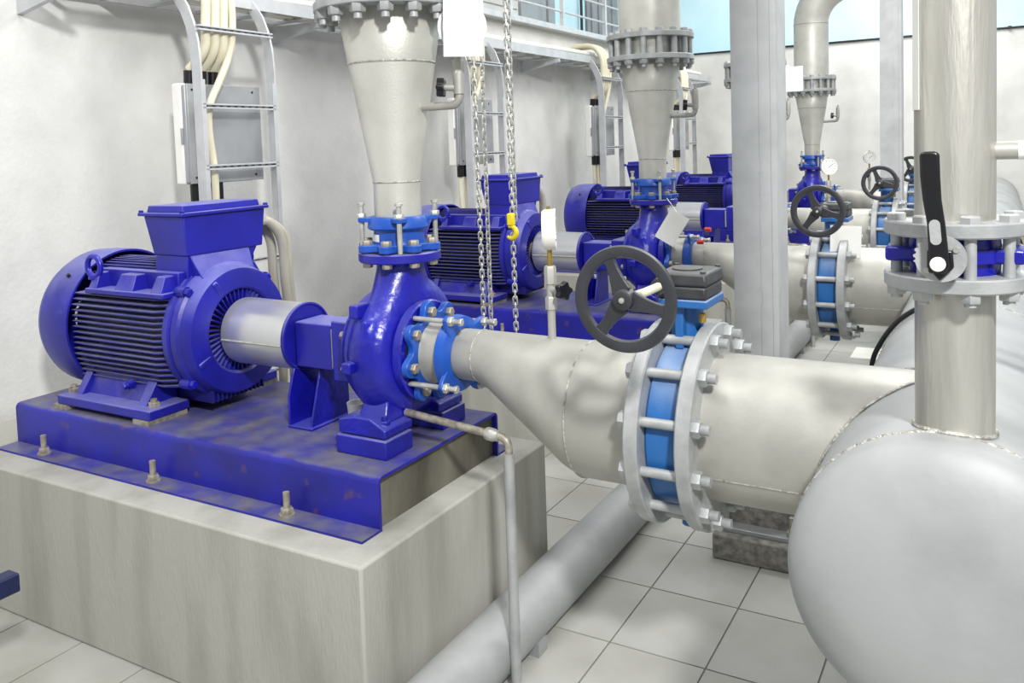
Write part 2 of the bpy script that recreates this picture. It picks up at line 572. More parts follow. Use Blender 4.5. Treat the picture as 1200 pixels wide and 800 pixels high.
# flange ring of the frame, drive end shield and its vented opening
MB().lathe([(mx(-1.885), 0.20), (mx(-1.885), 0.262), (mx(-1.855), 0.266), (mx(-1.85), 0.256), (mx(-1.84), 0.256), (mx(-1.838), 0.262), (mx(-1.81), 0.262), (mx(-1.80), 0.252),
            (mx(-1.775), 0.250), (mx(-1.752), 0.240), (mx(-1.748), 0.225), (mx(-1.742), 0.168), (mx(-1.748), 0.160), (mx(-1.775), 0.156), (mx(-1.78), 0.20)],
           (0, 0, H), (1, 0, 0), 72, close=True, cap=False).build('end_shield', 'blue', mo)
MB().lathe([(mx(-1.80), 0.02), (mx(-1.80), 0.16), (mx(-1.785), 0.16), (mx(-1.785), 0.02)], (0, 0, H), (1, 0, 0), 40, close=True, cap=False).build('inner_disc', 'dark', mo)
for k in range(44):
    a = 2 * PI * k / 44
    c, sn = math.cos(a), math.sin(a)
    MB().hexa([(mx(-1.79), 0.10 * c - 0.003 * -sn, H + 0.10 * sn - 0.003 * c), (mx(-1.755), 0.10 * c + 0.003 * sn, H + 0.10 * sn - 0.003 * c),
               (mx(-1.755), 0.160 * c + 0.003 * sn, H + 0.160 * sn - 0.003 * c), (mx(-1.79), 0.160 * c + 0.003 * sn, H + 0.160 * sn - 0.003 * c),
               (mx(-1.79), 0.10 * c - 0.003 * sn, H + 0.10 * sn + 0.003 * c), (mx(-1.755), 0.10 * c - 0.003 * sn, H + 0.10 * sn + 0.003 * c),
               (mx(-1.755), 0.160 * c - 0.003 * sn, H + 0.160 * sn + 0.003 * c), (mx(-1.79), 0.160 * c - 0.003 * sn, H + 0.160 * sn + 0.003 * c)]).build('vent_rib', 'blue', mo, smooth=0)
for a in (2.42, 0.72, -0.72, -2.42):
    c, sn = math.cos(a), math.sin(a)
    p = Vector((mx(-1.86), 0.262 * c, H + 0.262 * sn))
    MB().cyl(p, p + Vector((0.05, 0, 0)), 0.022, seg=14).hexn(p + Vector((0.05, 0, 0)), (1, 0, 0), 0.017, 0.018).build('shield_bolt', 'blue_cast', mo)
for a in (PI, 0.2):
    MB().box(mx(-1.765), mx(-1.742), -0.012, 0.012, 0.172, 0.235).build('shield_boss', 'blue', mo, (0, 0, H), bevel=0.006, rot=(a / 2 + 0.45, 0, 0))
MB().cyl((mx(-1.80), 0, H), (mx(-1.70), 0, H), 0.055, seg=24).build('shaft', 'zinc', mo)
# feet
for s in (-1, 1):
    ft = MB()
    y0, y1 = s * 0.325, s * 0.14
    ft.box(mx(-2.46), mx(-1.90), min(y0, y1), max(y0, y1), 0.018, 0.055)
    fo = ft.build('foot', 'blue', mo, bevel=0.005)
    for xa, xb in ((-2.40, -2.36), (-2.02, -1.97)):
        MB().hexa([(mx(xa), s * 0.285, 0.05), (mx(xb), s * 0.285, 0.05), (mx(xb), s * 0.14, 0.05), (mx(xa), s * 0.14, 0.05),
                   (mx(xa), s * 0.215, H - 0.15), (mx(xb), s * 0.215, H - 0.15), (mx(xb), s * 0.14, H - 0.15), (mx(xa), s * 0.14, H - 0.15)]).build('foot_web', 'blue', mo, bevel=0.003)
    MB().hexa([(mx(-2.37), s * 0.25, 0.05), (mx(-2.0), s * 0.25, 0.05), (mx(-2.0), s * 0.14, 0.05), (mx(-2.37), s * 0.14, 0.05),
               (mx(-2.37), s * 0.21, H - 0.16), (mx(-2.0), s * 0.21, H - 0.16), (mx(-2.0), s * 0.14, H - 0.16), (mx(-2.37), s * 0.14, H - 0.16)]).build('foot_wall', 'blue', mo, bevel=0.003)
    p = Vector((mx(-2.11), s * 0.232, 0.115))
    MB().cyl(p, p + Vector((0, s * 0.03, 0)), 0.02, seg=12).hexn(p + Vector((0, s * 0.03, 0)), (0, s, 0), 0.016, 0.016).build('earth_terminal', 'blue_cast', mo)
    for x in (-2.43, -1.94):
        MB().box(mx(x) - 0.05, mx(x) + 0.035, min(s * 0.33, s * 0.15), max(s * 0.33, s * 0.15), 0.0, 0.018).build('shim', 'oldbolt', mo)
        MB().cyl((mx(x), s * 0.27, 0.055), (mx(x), s * 0.27, 0.085), 0.012, seg=10).hexn((mx(x), s * 0.27, 0.055), (0, 0, 1), 0.022, 0.018).build('foot_bolt', 'oldbolt', mo)
# terminal box
tb = MB()
zb = H + 0.20
tb.frustum((mx(-2.04), mx(-1.855), -0.155, 0.135, zb), (mx(-2.03), mx(-1.850), -0.155, 0.20, H + 0.302))
tb.build('box_pedestal', 'blue', mo, bevel=0.004)
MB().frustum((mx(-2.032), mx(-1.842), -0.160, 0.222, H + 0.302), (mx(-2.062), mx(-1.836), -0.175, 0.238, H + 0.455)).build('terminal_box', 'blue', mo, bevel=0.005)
MB().frustum((mx(-1.875), mx(-1.79), -0.13, 0.13, zb), (mx(-1.87), mx(-1.845), -0.145, 0.15, H + 0.302)).build('box_neck', 'blue', mo, bevel=0.004)
lid = MB().box(mx(-2.078), mx(-1.823), -0.19, 0.25, H + 0.455, H + 0.468).frustum((mx(-2.055), mx(-1.85), -0.165, 0.225, H + 0.468), (mx(-2.05), mx(-1.855), -0.16, 0.22, H + 0.494)).build('box_lid', 'blue', mo, bevel=0.003)
for sx in (-2.068, -1.834):
    for sy in (-0.18, 0.24):
        MB().hexn((mx(sx), sy, H + 0.468), (0, 0, 1), 0.010, 0.009).build('lid_screw', 'blue_cast', lid)
MB().cyl((mx(-1.93), 0.225, H + 0.40), (mx(-1.93), 0.285, H + 0.39), 0.03, seg=14).cyl((mx(-2.02), 0.225, H + 0.40), (mx(-2.02), 0.285, H + 0.39), 0.03, seg=14).build('cable_gland', 'black', mo)

# motor supply cables
for k, (dx, dy) in enumerate(((0, 0), (-0.09, 0.02), (-0.045, 0.07))):
    pth = smooth_path([(-1.93 + dx, 0.285, AX + 0.39), (-1.92 + dx, 0.34 + dy * 0.5, AX + 0.385), (-1.91 + dx, 0.40 + dy, AX + 0.30), (-1.93 + dx, 0.43 + dy, AX + 0.12), (-1.98 + dx, 0.50 + dy, AX - 0.12), (-2.06 + dx, 0.59 + dy, PT + 0.10), (-2.12 + dx, 0.63 + dy, PT - 0.05), (-2.15 + dx, 0.65 + dy, 0.25), (-2.15 + dx, 0.66 + dy, 0.022)], 7)
    cb = MB().tube(pth, 0.021, 10).build('supply_cable', 'greycable')
    tag(cb, 'x', 'cable', 'grey motor supply cables')
    unit(cb, ('inner', 'outer', 'middle')[k] + ' grey supply cable looping from terminal box of %s motor ' + ROW)

# ------------------------------------------------------------------ shaft guard
sg = thing('coupling_guard', 'x', 'guard', (-1.57, 0, AX), 'polished coupling guards')
unit(sg, 'polished cylindrical coupling guard between motor and pump of %s set ' + ROW)
MB().lathe([(-0.155, 0.122), (-0.155, 0.126), (-0.145, 0.127), (0.148, 0.123), (0.15, 0.123)], (0, 0, 0), (1, 0, 0), 56, cap=True).build('guard_shell', 'guard', sg)
MB().lathe([(0.149, 0.05), (0.149, 0.125), (0.152, 0.127), (0.165, 0.127), (0.167, 0.121), (0.160, 0.115), (0.160, 0.05)], (0, 0, 0), (1, 0, 0), 56).build('guard_ring', 'blue', sg)
MB().tube([(-0.15, -0.128, -0.012), (0.148, -0.125, -0.012)], 0.004, 6).build('guard_seam', 'zinc', sg)

# ------------------------------------------------------------------ centrifugal pump
pu = thing('centrifugal_pump', 'x', 'pump', (PX, 0, BT), 'blue centrifugal pumps')
unit(pu, 'glossy blue cast iron centrifugal pump, %s pump ' + ROW)
Hp = AX - BT


def px_(x):
    return x - PX


cast = MB()
# volute as a growing tube around the X axis
vol = []
N = 48
for i in range(N + 1):
    a = PI / 2 + 2 * PI * i / N
    f = i / N
    rc = 0.150 + 0.022 * f
    rt = 0.070 + 0.022 * f
    cy, cz = rc * math.cos(a), rc * math.sin(a)
    ring = []
    for k in range(20):
        b = 2 * PI * k / 20
        ring.append((-0.012 + rt * 1.18 * math.sin(b), (rc + rt * math.cos(b)) * math.cos(a), Hp + (rc + rt * math.cos(b)) * math.sin(a)))
    vol.append(ring)
cast.rings(vol)
cast.lathe([(-0.128, 0.0), (-0.128, 0.150), (-0.118, 0.185), (-0.09, 0.205), (0.03, 0.20), (0.06, 0.15), (0.10, 0.10), (0.10, 0.0)], (0, 0, Hp), (1, 0, 0), 48)
# discharge neck
nk = []
for t, rx, ry, z in ((0, 0.094, 0.20, Hp + 0.06), (0.3, 0.092, 0.165, Hp + 0.15), (0.6, 0.084, 0.118, Hp + 0.215), (0.85, 0.080, 0.086, Hp + 0.275), (1, 0.080, 0.080, Hp + 0.31)):
    nk.append([(rx * math.cos(2 * PI * k / 32) - 0.0, ry * math.sin(2 * PI * k / 32), z) for k in range(32)])
cast.rings(nk)
# suction nozzle
cast.lathe([(0.04, 0.13), (0.07, 0.11), (0.09, 0.10)], (0, 0, Hp), (1, 0, 0), 40)
# rib on the neck and leg column
cast.box(-0.012, 0.012, -0.21, -0.10, Hp + 0.08, Hp + 0.13)
cast.frustum((-0.085, 0.055, -0.15, 0.15, 0.09), (-0.07, 0.05, -0.12, 0.12, Hp - 0.14))
tmp = cast.build('casing_raw', 'blue_cast')
rm = tmp.modifiers.new('r', 'REMESH')
rm.mode = 'VOXEL'
rm.voxel_size = 0.0065
sm_ = tmp.modifiers.new('s', 'SMOOTH')
sm_.factor = 0.5
sm_.iterations = 7
dg = bpy.context.evaluated_depsgraph_get()
cm = bpy.data.meshes.new_from_object(tmp.evaluated_get(dg))
cm.name = 'casing'
cm.polygons.foreach_set('use_smooth', [True] * len(cm.polygons))
bpy.data.objects.remove(tmp)
put('casing', cm, 'blue_cast', pu)
MB().lathe([(0, 0.07), (0, 0.136), (0.004, 0.140), (0.028, 0.140), (0.032, 0.136), (0.032, 0.07)], (0, 0, Hp + 0.303), (0, 0, 1), 56, close=True, cap=False).build('discharge_flange', 'blue', pu)
MB().lathe([(0.075, 0.06), (0.075, 0.165), (0.08, 0.170), (0.105, 0.170), (0.11, 0.165), (0.11, 0.06)], (0, 0, Hp), (1, 0, 0), 56, close=True, cap=False).build('suction_flange', 'blue_cast', pu)
MB().lathe([(-0.140, 0.05), (-0.140, 0.165), (-0.136, 0.170), (-0.12, 0.170), (-0.12, 0.05)], (0, 0, Hp), (1, 0, 0), 56).build('rear_cover', 'blue_cast', pu)
for k in range(8):
    a = 2 * PI * (k + 0.5) / 8
    MB().hexn((-0.140, 0.15 * math.cos(a), Hp + 0.15 * math.sin(a)), (-1, 0, 0), 0.015, 0.016).build('cover_bolt', 'oldbolt', pu)
for (yy, zz, s_) in ((-0.185, Hp + 0.155, 0.022), (-0.235, Hp - 0.02, 0.018)):
    MB().box(-0.062, -0.026, yy - 0.022, yy + 0.05, zz - s_, zz + s_).build('casing_boss', 'blue_cast', pu, bevel=0.005)
# bearing bracket
MB().box(px_(-1.40), px_(-1.09), -0.072, 0.072, Hp - 0.095, Hp + 0.07).build('bearing_bracket', 'blue', pu, bevel=0.006)
MB().box(px_(-1.20), px_(-1.09), -0.105, 0.105, Hp - 0.12, Hp + 0.095).build('bracket_flange', 'blue', pu, bevel=0.008)
MB().box(px_(-1.215), px_(-1.198), -0.09, -0.06, Hp - 0.08, Hp + 0.06).build('gland_plate', 'galv', pu, bevel=0.003)
# support stand under the bracket
st = MB()
st.prism_yz([(-0.11, 0.0), (0.11, 0.0), (0.11, 0.11), (0.075, 0.215), (-0.075, 0.215), (-0.11, 0.11)], px_(-1.415), px_(-1.405))
st.box(px_(-1.415), px_(-1.335), 0.10, 0.11, 0, 0.13)
st.box(px_(-1.415), px_(-1.30), -0.115, 0.115, 0.0, 0.008)
st.prism_yz([(-0.10, 0.0), (0.11, 0.0), (0.11, 0.20), (-0.04, 0.20)], px_(-1.325), px_(-1.315))
st.build('support_stand', 'blue_cast', pu, bevel=0.002)
# feet: upper lug and lower block on each side
for s in (-1, 1):
    lo = MB().box(px_(-1.082), px_(-0.876), min(s * 0.235, s * 0.09), max(s * 0.235, s * 0.09), 0, 0.062).build('foot_block', 'blue', pu, bevel=0.005)
    up = MB()
    up.prism_xz([(px_(-1.075), 0.066), (px_(-0.882), 0.066), (px_(-0.882), 0.094), (px_(-0.945), 0.125), (px_(-1.012), 0.125), (px_(-1.075), 0.112)], min(s * 0.228, s * 0.08), max(s * 0.228, s * 0.08))
    up.build('foot', 'blue_cast', pu, bevel=0.005)
    MB().hexa([(px_(-1.02), s * 0.20, 0.11), (px_(-0.90), s * 0.20, 0.10), (px_(-0.90), s * 0.07, 0.10), (px_(-1.02), s * 0.07, 0.11),
               (px_(-1.01), s * 0.16, Hp - 0.13), (px_(-0.92), s * 0.16, Hp - 0.13), (px_(-0.92), s * 0.07, Hp - 0.13), (px_(-1.01), s * 0.07, Hp - 0.13)]).build('foot_rib', 'blue_cast', pu, bevel=0.008)
    MB().cyl((px_(-0.912), s * 0.19, 0.09), (px_(-0.912), s * 0.19, 0.13), 0.010, seg=10).hexn((px_(-0.912), s * 0.19, 0.10), (0, 0, 1), 0.018, 0.014).build('foot_bolt', 'blue_cast', pu)

hexb = MB().hexn((0, 0, 0), (0, 0, 1), 0.017, 0.016).cyl((0, 0, -0.06), (0, 0, 0), 0.009, seg=10).hexn((0, 0, -0.06), (0, 0, -1), 0.017, 0.016).mesh('bolt')


# ------------------------------------------------------------------ flange adaptors (axis local Z)
def adaptor(label_pat, loc, rot, s, L, rp, grp, turn=0.0, sleeve='light_blue'):
    t = thing('flange_adaptor', 'x', 'adaptor', loc, grp, rot)
    lob = []
    n = 96
    for k in range(n):
        a = 2 * PI * k / n
        c = math.cos(8 * a)
        r = 0.128 + 0.018 * (1 if c > 0 else -1) * abs(c) ** 0.6
        lob.append((r * s * math.cos(a + turn), r * s * math.sin(a + turn)))
    MB().prism(lob, (0, 0, 0.003), (0, 0, 1), 0.024).build('lobed_flange', 'light_blue', t, bevel=0.003)
    MB().lathe([(0, 0.055), (0, 0.118 * s), (0.003, 0.118 * s), (0.003, 0.055)], (0, 0, 0), (0, 0, 1), 40).build('gasket', 'dark', t)
    MB().lathe([(0.027, rp + 0.003), (0.027, 0.090 * s), (0.04, 0.086 * s), (L - 0.05, 0.086 * s), (L - 0.05, rp + 0.003)], (0, 0, 0), (0, 0, 1), 48, close=True, cap=False).build('sleeve', sleeve, t)
    z0 = L - 0.05
    MB().lathe([(z0, rp + 0.002), (z0, 0.100 * s), (z0 + 0.006, 0.106 * s), (z0 + 0.036, 0.102 * s), (z0 + 0.044, rp + 0.014), (z0 + 0.044, rp + 0.002)], (0, 0, 0), (0, 0, 1), 56, close=True, cap=False).build('gland_ring', 'light_blue', t)
    for k in range(4):
        a = turn + PI / 4 * (2 * k) + PI / 8
        c, sn = math.cos(a), math.sin(a)
        lg = MB()
        poly = [(-0.030, 0.085 * s), (-0.022, 0.120 * s), (-0.012, 0.136 * s), (0.012, 0.136 * s), (0.022, 0.120 * s), (0.030, 0.085 * s)]
        lg.rings([[(p[1] * c - p[0] * sn, p[1] * sn + p[0] * c, z) for p in poly] for z in (z0 + 0.026, z0 + 0.042)])
        lg.build('lug', 'light_blue', t, bevel=0.003)
        r = 0.124 * s
        MB().cyl((r * c, r * sn, 0.0), (r * c, r * sn, L + 0.035), 0.0085, seg=12).hexn((r * c, r * sn, L + 0.032), (0, 0, 1), 0.013, 0.010).hexn((r * c, r * sn, z0 + 0.042), (0, 0, 1), 0.016, 0.014).build('tie_rod', 'zinc', t)
    for k in range(8):
        a = turn + 2 * PI * k / 8
        b = put('bolt', hexb, 'oldbolt', t, (0.117 * s * math.cos(a), 0.117 * s * math.sin(a), 0.027))
    unit(t, label_pat)
    return t


adaptor('bright blue lobed flange adaptor on top of the %s pump ' + ROW, (PX, 0, BT + Hp + 0.336), (0, 0, 0.12), 1.0, 0.125, 0.080, 'discharge flange adaptors', 0.15)
adaptor('bright blue lobed flange adaptor on suction side of %s pump ' + ROW, (PX + 0.111, 0, AX), (0, PI / 2, 0), 1.2, 0.145, 0.084, 'suction flange adaptors', 0.2, 'steel')

# ------------------------------------------------------------------ discharge cone with flange
big_nut = MB().hexn((0, 0, 0), (0, 0, -1), 0.026, 0.026).cyl((0, 0, -0.045), (0, 0, 0.02), 0.014, seg=12).mesh('flange_bolt')
big_head = MB().hexn((0, 0, 0), (0, 0, 1), 0.024, 0.02).mesh('bolt_head')
dc = thing('discharge_cone', 'x', 'pipe', (PX, 0, SV + 0.56), 'discharge cones')
unit(dc, 'grey steel cone widening upwards above the %s pump ' + ROW)
MB().lathe([(0.0, 0.074), (0.0, 0.080), (0.135, 0.080), (0.53, 0.146), (0.715, 0.176), (0.72, 0.170), (0.53, 0.14), (0.135, 0.074)], (0, 0, 0), (0, 0, 1), 64, close=True, cap=False).build('cone_shell', 'cone', dc, smooth=60)
MB().tube(arc((0, 0, 0.53), 0.146, 0, 2 * PI, 64, (1, 0, 0), (0, 1, 0))[:-1], 0.0035, 6, closed=True).build('weld_seam', 'weld', dc)
MB().tube(arc((0, 0, 0.135), 0.080, 0, 2 * PI, 48, (1, 0, 0), (0, 1, 0))[:-1], 0.003, 6, closed=True).build('weld_seam', 'weld', dc)
MB().annulus((0, 0, 0.70), (0, 0, 1), 0.165, 0.252, 0.03, 64, 0.003).build('flange', 'galv', dc)
for k in range(16):
    a = 2 * PI * (k + 0.5) / 16
    put('flange_bolt', big_nut, 'galv', dc, (0.226 * math.cos(a), 0.226 * math.sin(a), 0.70))

dp = thing('discharge_pipe', 'x', 'pipe', (PX, 0, SV + 1.385), 'discharge pipes')
unit(dp, 'large grey discharge pipe bolted above the cone of %s pump ' + ROW)
ELZ = 0.60
MB().annulus((0, 0, 0.0), (0, 0, 1), 0.165, 0.252, 0.03, 64, 0.003).build('flange', 'galv', dp)
pth = [Vector((0, 0, 0.01)), Vector((0, 0, ELZ))] + arc((0.42, 0, ELZ), 0.42, PI, PI / 2, 14, (1, 0, 0), (0, 0, 1))[1:] + [Vector((0.75, 0, ELZ + 0.42))]
MB().tube(pth, 0.178, 40).build('pipe_wall', 'cone', dp, smooth=60)
MB().tube(arc((0, 0, ELZ), 0.178, 0, 2 * PI, 48, (1, 0, 0), (0, 1, 0))[:-1], 0.004, 6, closed=True).build('weld_seam', 'weld', dp)
MB().lathe([(-0.095, 0.12), (-0.095, 0.200), (0.0, 0.200), (0.0, 0.12)], (0, 0, 0), (0, 0, 1), 48, close=True, cap=False).build('wafer_body', 'zinc', dp)
for k in range(16):
    a = 2 * PI * (k + 0.5) / 16
    p = (0.226 * math.cos(a), 0.226 * math.sin(a))
    MB().cyl((p[0], p[1], -0.095), (p[0], p[1], 0.0), 0.018, seg=12).build('spacer_sleeve', 'galv', dp)
    put('bolt_head', big_head, 'galv', dp, (p[0], p[1], 0.03))

# gauge and small valve on an arm from the cone
def gauge(mb_parent, c, axis, r, t, case='guard'):
    c = Vector(c)
    a = Vector(axis).normalized()
    MB().lathe([(-t / 2, 0.0), (-t / 2, r * 0.9), (-t * 0.3, r), (t * 0.35, r), (t / 2, r * 1.04), (t / 2, r * 0.9), (t * 0.42, r * 0.88), (t * 0.42, 0.0)], c, a, 40).build('gauge_case', case, mb_parent)
    d = MB().lathe([(t * 0.43, 0.0), (t * 0.43, r * 0.87), (t * 0.45, r * 0.87), (t * 0.45, 0.0)], c, a, 40).build('dial', 'glass_white', mb_parent)
    _, u, v = frame(a)
    q = c + a * (t * 0.47)
    for k in range(11):
        b = -0.9 + k * (PI + 1.8) / 10
        e = u * math.cos(b) + v * math.sin(b)
        MB().tube([q + e * r * 0.66, q + e * r * 0.8], 0.0012, 4).build('tick', 'black', d)
    MB().tube([q - u * r * 0.15 - v * r * 0.1, q + u * r * 0.5 + v * r * 0.35], 0.0015, 4).build('needle', 'black', d)


def knob(parent, p, axis, r, n=6):
    a, u, v = frame(axis)
    poly = []
    for k in range(48):
        b = 2 * PI * k / 48
        rr_ = r * (0.86 + 0.14 * math.cos(n * b))
        poly.append((rr_ * math.cos(b), rr_ * math.sin(b)))
    MB().prism(poly, p, axis, r * 0.7).build('valve_knob', 'black', parent, bevel=0.003)


ga = thing('gauge_branch', 'x', 'pipe', (PX, 0, SV + 0.94), 'valved branches on discharge cones')
unit(ga, 'bent branch pipe with black knob valve on cone of %s pump ' + ROW)
MB().tube([Vector((0.11, 0, 0)), Vector((0.235, 0, 0))] + arc((0.235, 0, 0.03), 0.03, -PI / 2, 0, 6, (1, 0, 0), (0, 0, 1))[1:] + [Vector((0.265, 0, 0.10))], 0.0135, 14).build('arm', 'steel', ga)
MB().cyl((0.265, 0, 0.035), (0.265, 0, 0.105), 0.018, seg=14).cyl((0.265, 0, 0.055), (0.215, -0.02, 0.058), 0.011, seg=12).hexn((0.265, 0, 0.10), (0, 0, 1), 0.019, 0.045).cyl((0.265, 0, 0.14), (0.268, 0, 0.17), 0.009, seg=10).build('valve_body', 'steel', ga)
knob(ga, (0.222, -0.018, 0.058), (-0.93, -0.36, 0.05), 0.034)
dg_ = thing('pressure_gauge', 'steel cased pressure gauge above the branch of the first discharge cone', 'gauge', (PX, 0, SV + 0.94))
gauge(dg_, (0.285, 0.0, 0.245), (0.55, -0.83, 0), 0.075, 0.05)

# ------------------------------------------------------------------ suction side
sr = thing('suction_reducer', 'x', 'pipe', (-0.30, 0, SV), 'suction reducers')
unit(sr, 'pale flat-topped reducer pipe at the suction of the %s pump ' + ROW)


def circ_x(x, r, zc, n=56):
    return [(x + 0.30, r * math.cos(2 * PI * k / n), zc + r * math.sin(2 * PI * k / n)) for k in range(n)]


dzp = AX - SV
MB().rings([circ_x(-0.79, 0.0835, dzp), circ_x(-0.645, 0.0835, dzp), circ_x(-0.60, 0.094, dzp - 0.011), circ_x(-0.31, 0.192, 0.011), circ_x(-0.262, 0.203, 0), circ_x(-0.03, 0.203, 0)]).build('reducer_shell', 'steel', sr, smooth=30)
MB().tube([(p[0], p[1], p[2]) for p in circ_x(-0.645, 0.0835, dzp)], 0.0028, 6, closed=True).build('weld_seam', 'weld', sr)
MB().tube([(p[0], p[1], p[2]) for p in circ_x(-0.262, 0.203, 0)], 0.003, 6, closed=True).build('weld_seam', 'weld', sr)
MB().annulus((0.25, 0, 0), (1, 0, 0), 0.19, 0.288, 0.04, 72, 0.004).build('flange', 'galv', sr)

bv = thing('butterfly_valve', 'x', 'valve', (0.04, 0, SV), 'butterfly valves')
unit(bv, 'blue butterfly valve with black handwheel on suction line of %s pump ' + ROW)
MB().lathe([(-0.05, 0.18), (-0.05, 0.228), (-0.042, 0.236), (0.042, 0.236), (0.05, 0.228), (0.05, 0.18)], (0, 0, 0), (1, 0, 0), 64, close=True, cap=False).build('valve_ring', 'valve_blue', bv)
MB().lathe([(-0.053, 0.19), (-0.053, 0.222), (-0.05, 0.222), (-0.05, 0.19)], (0, 0, 0), (1, 0, 0), 64, close=True, cap=False).build('seat_gasket', 'dark', bv)
MB().cyl((0, 0, 0.225), (0, 0, 0.345), 0.046, seg=28).build('neck', 'valve_blue', bv)
MB().box(-0.012, 0.012, -0.075, -0.04, 0.225, 0.345).build('neck_rib', 'valve_blue', bv, bevel=0.004)
MB().box(-0.012, 0.012, 0.04, 0.075, 0.225, 0.345).build('neck_rib', 'valve_blue', bv, bevel=0.004)
MB().cyl((0, 0, -0.232), (0, 0, -0.30), 0.026, seg=16).build('bottom_spigot', 'valve_blue', bv)
MB().box(-0.05, 0.088, -0.10, 0.065, 0.345, 0.368).build('mounting_plate', 'valve_blue', bv, bevel=0.004)
gb = MB().box(-0.055, 0.085, -0.097, 0.062, 0.368, 0.405).build('gearbox', 'gear', bv, bevel=0.008)
MB().frustum((-0.060, 0.090, -0.102, 0.067, 0.405), (-0.055, 0.085, -0.097, 0.062, 0.442)).build('gearbox_cover', 'gear', bv, bevel=0.008)
MB().lathe([(0, 0), (0, 0.042), (0.004, 0.042), (0.006, 0.036), (0.006, 0)], (0.01, -0.02, 0.442), (0, 0, 1), 32).build('indicator', 'gear', bv)
for sx in (-0.045, 0.075):
    for sy in (-0.087, 0.052):
        MB().hexn((sx, sy, 0.441), (0, 0, 1), 0.008, 0.006).build('cover_screw', 'gear', gb)
WZ = 0.432
MB().cyl((-0.03, -0.06, 0.41), (-0.03, -0.15, 0.41), 0.026, 0.022, seg=20).build('worm_boss', 'gear', bv)
MB().tube([(-0.03, -0.14, 0.41), (-0.012, -0.30, 0.42), (0.0, -0.45, WZ)], 0.0115, 14).build('worm_shaft', 'cream', bv)
MB().hexn((0.06, -0.05, 0.30), (0, 0, 1), 0.010, 0.025).build('stop_screw', 'brass', bv)
hw = thing('hand_wheel', 'x', None, (0.0, -0.46, WZ))
del hw['label']
hw.parent = bv
R0 = 0.127
rim = []
for k in range(72):
    a = 2 * PI * k / 72
    ring = []
    for (dr, dy) in ((-0.025, 0.002), (-0.021, -0.008), (-0.008, -0.012), (0.003, -0.009), (0.006, 0.0), (0.002, 0.008), (-0.010, 0.010), (-0.020, 0.008)):
        r = R0 - 0.004 + dr
        ring.append((r * math.cos(a), dy, r * math.sin(a)))
    rim.append(ring)
MB().rings(rim, close=True).build('rim', 'wheel', hw, smooth=50)
spk = []
for a in (112, -13, -128):
    a = math.radians(a)
    mb = MB()
    L_, Rr = [], []
    for i in range(13):
        t = i / 12
        d = 0.018 + t * (R0 - 0.030)
        wv = 0.042 - 0.052 * t + 0.034 * t * t
        mb_ = wv * 0.62 + (0.010 * max(0, t - 0.75) / 0.25)
        L_.append((d, mb_))
        Rr.append((d, -mb_))
    poly = L_ + Rr[::-1]
    c, sn = math.cos(a), math.sin(a)
    mb.rings([[(p[0] * c - p[1] * sn, y, p[0] * sn + p[1] * c) for p in poly] for y in (-0.006, 0.006)])
    mb.build('spoke', 'wheel', hw, bevel=0.0025)
MB().lathe([(-0.02, 0.0), (-0.02, 0.019), (-0.017, 0.024), (0.012, 0.027), (0.012, 0.0)], (0, 0, 0), (0, 1, 0), 28).build('hub', 'wheel', hw)
MB().lathe([(-0.026, 0.0), (-0.024, 0.0065), (-0.02, 0.007), (-0.02, 0)], (0, 0, 0), (0, 1, 0), 16).build('hub_nut', 'zinc', hw)
rod = MB().cyl((-0.105, 0, 0), (0.135, 0, 0), 0.0135, seg=14).hexn((0.09, 0, 0), (1, 0, 0), 0.024, 0.022).hexn((-0.09, 0, 0), (-1, 0, 0), 0.024, 0.02).mesh('tie_rod')
for k in range(12):
    a = 2 * PI * (k + 0.5) / 12
    put('tie_rod', rod, 'galv', bv, (0, 0.258 * math.cos(a), 0.258 * math.sin(a)))

HX, HR, HZ = 0.715, 0.297, -0.092
ss = thing('suction_pipe', 'x', 'pipe', (0.13, 0, SV), 'suction pipes')
unit(ss, 'grey suction pipe joining header to the valve of %s pump ' + ROW)
xe = HX - 0.13 - 0.16
sr_r = []
for x in (0.0, 0.2):
    sr_r.append([(x, 0.203 * math.cos(2 * PI * k / 56), 0.203 * math.sin(2 * PI * k / 56)) for k in range(56)])
sad = [(HX - 0.13 - math.sqrt(max((HR - 0.006) ** 2 - (0.203 * math.sin(2 * PI * k / 56) - HZ) ** 2, 0.0004)), 0.203 * math.cos(2 * PI * k / 56), 0.203 * math.sin(2 * PI * k / 56)) for k in range(56)]
sr_r.append(sad)
MB().rings(sr_r, cap1=False).build('pipe_wall', 'steel', ss, smooth=60)
MB().tube([(HX - 0.13 - math.sqrt((HR + 0.002) ** 2 - (0.206 * math.sin(2 * PI * k / 72) - HZ) ** 2), 0.206 * math.cos(2 * PI * k / 72), 0.206 * math.sin(2 * PI * k / 72)) for k in range(72)], 0.005, 6, closed=True).build('saddle_weld', 'weld', ss)
MB().annulus((-0.04, 0, 0), (1, 0, 0), 0.19, 0.288, 0.04, 72, 0.004).build('flange', 'galv', ss)
a_ = -0.42
MB().tube([(0.02, -0.2035 * math.cos(a_), 0.2035 * math.sin(a_)), (0.33, -0.2035 * math.cos(a_), 0.2035 * math.sin(a_))], 0.0018, 5).build('long_seam', 'weld', ss)

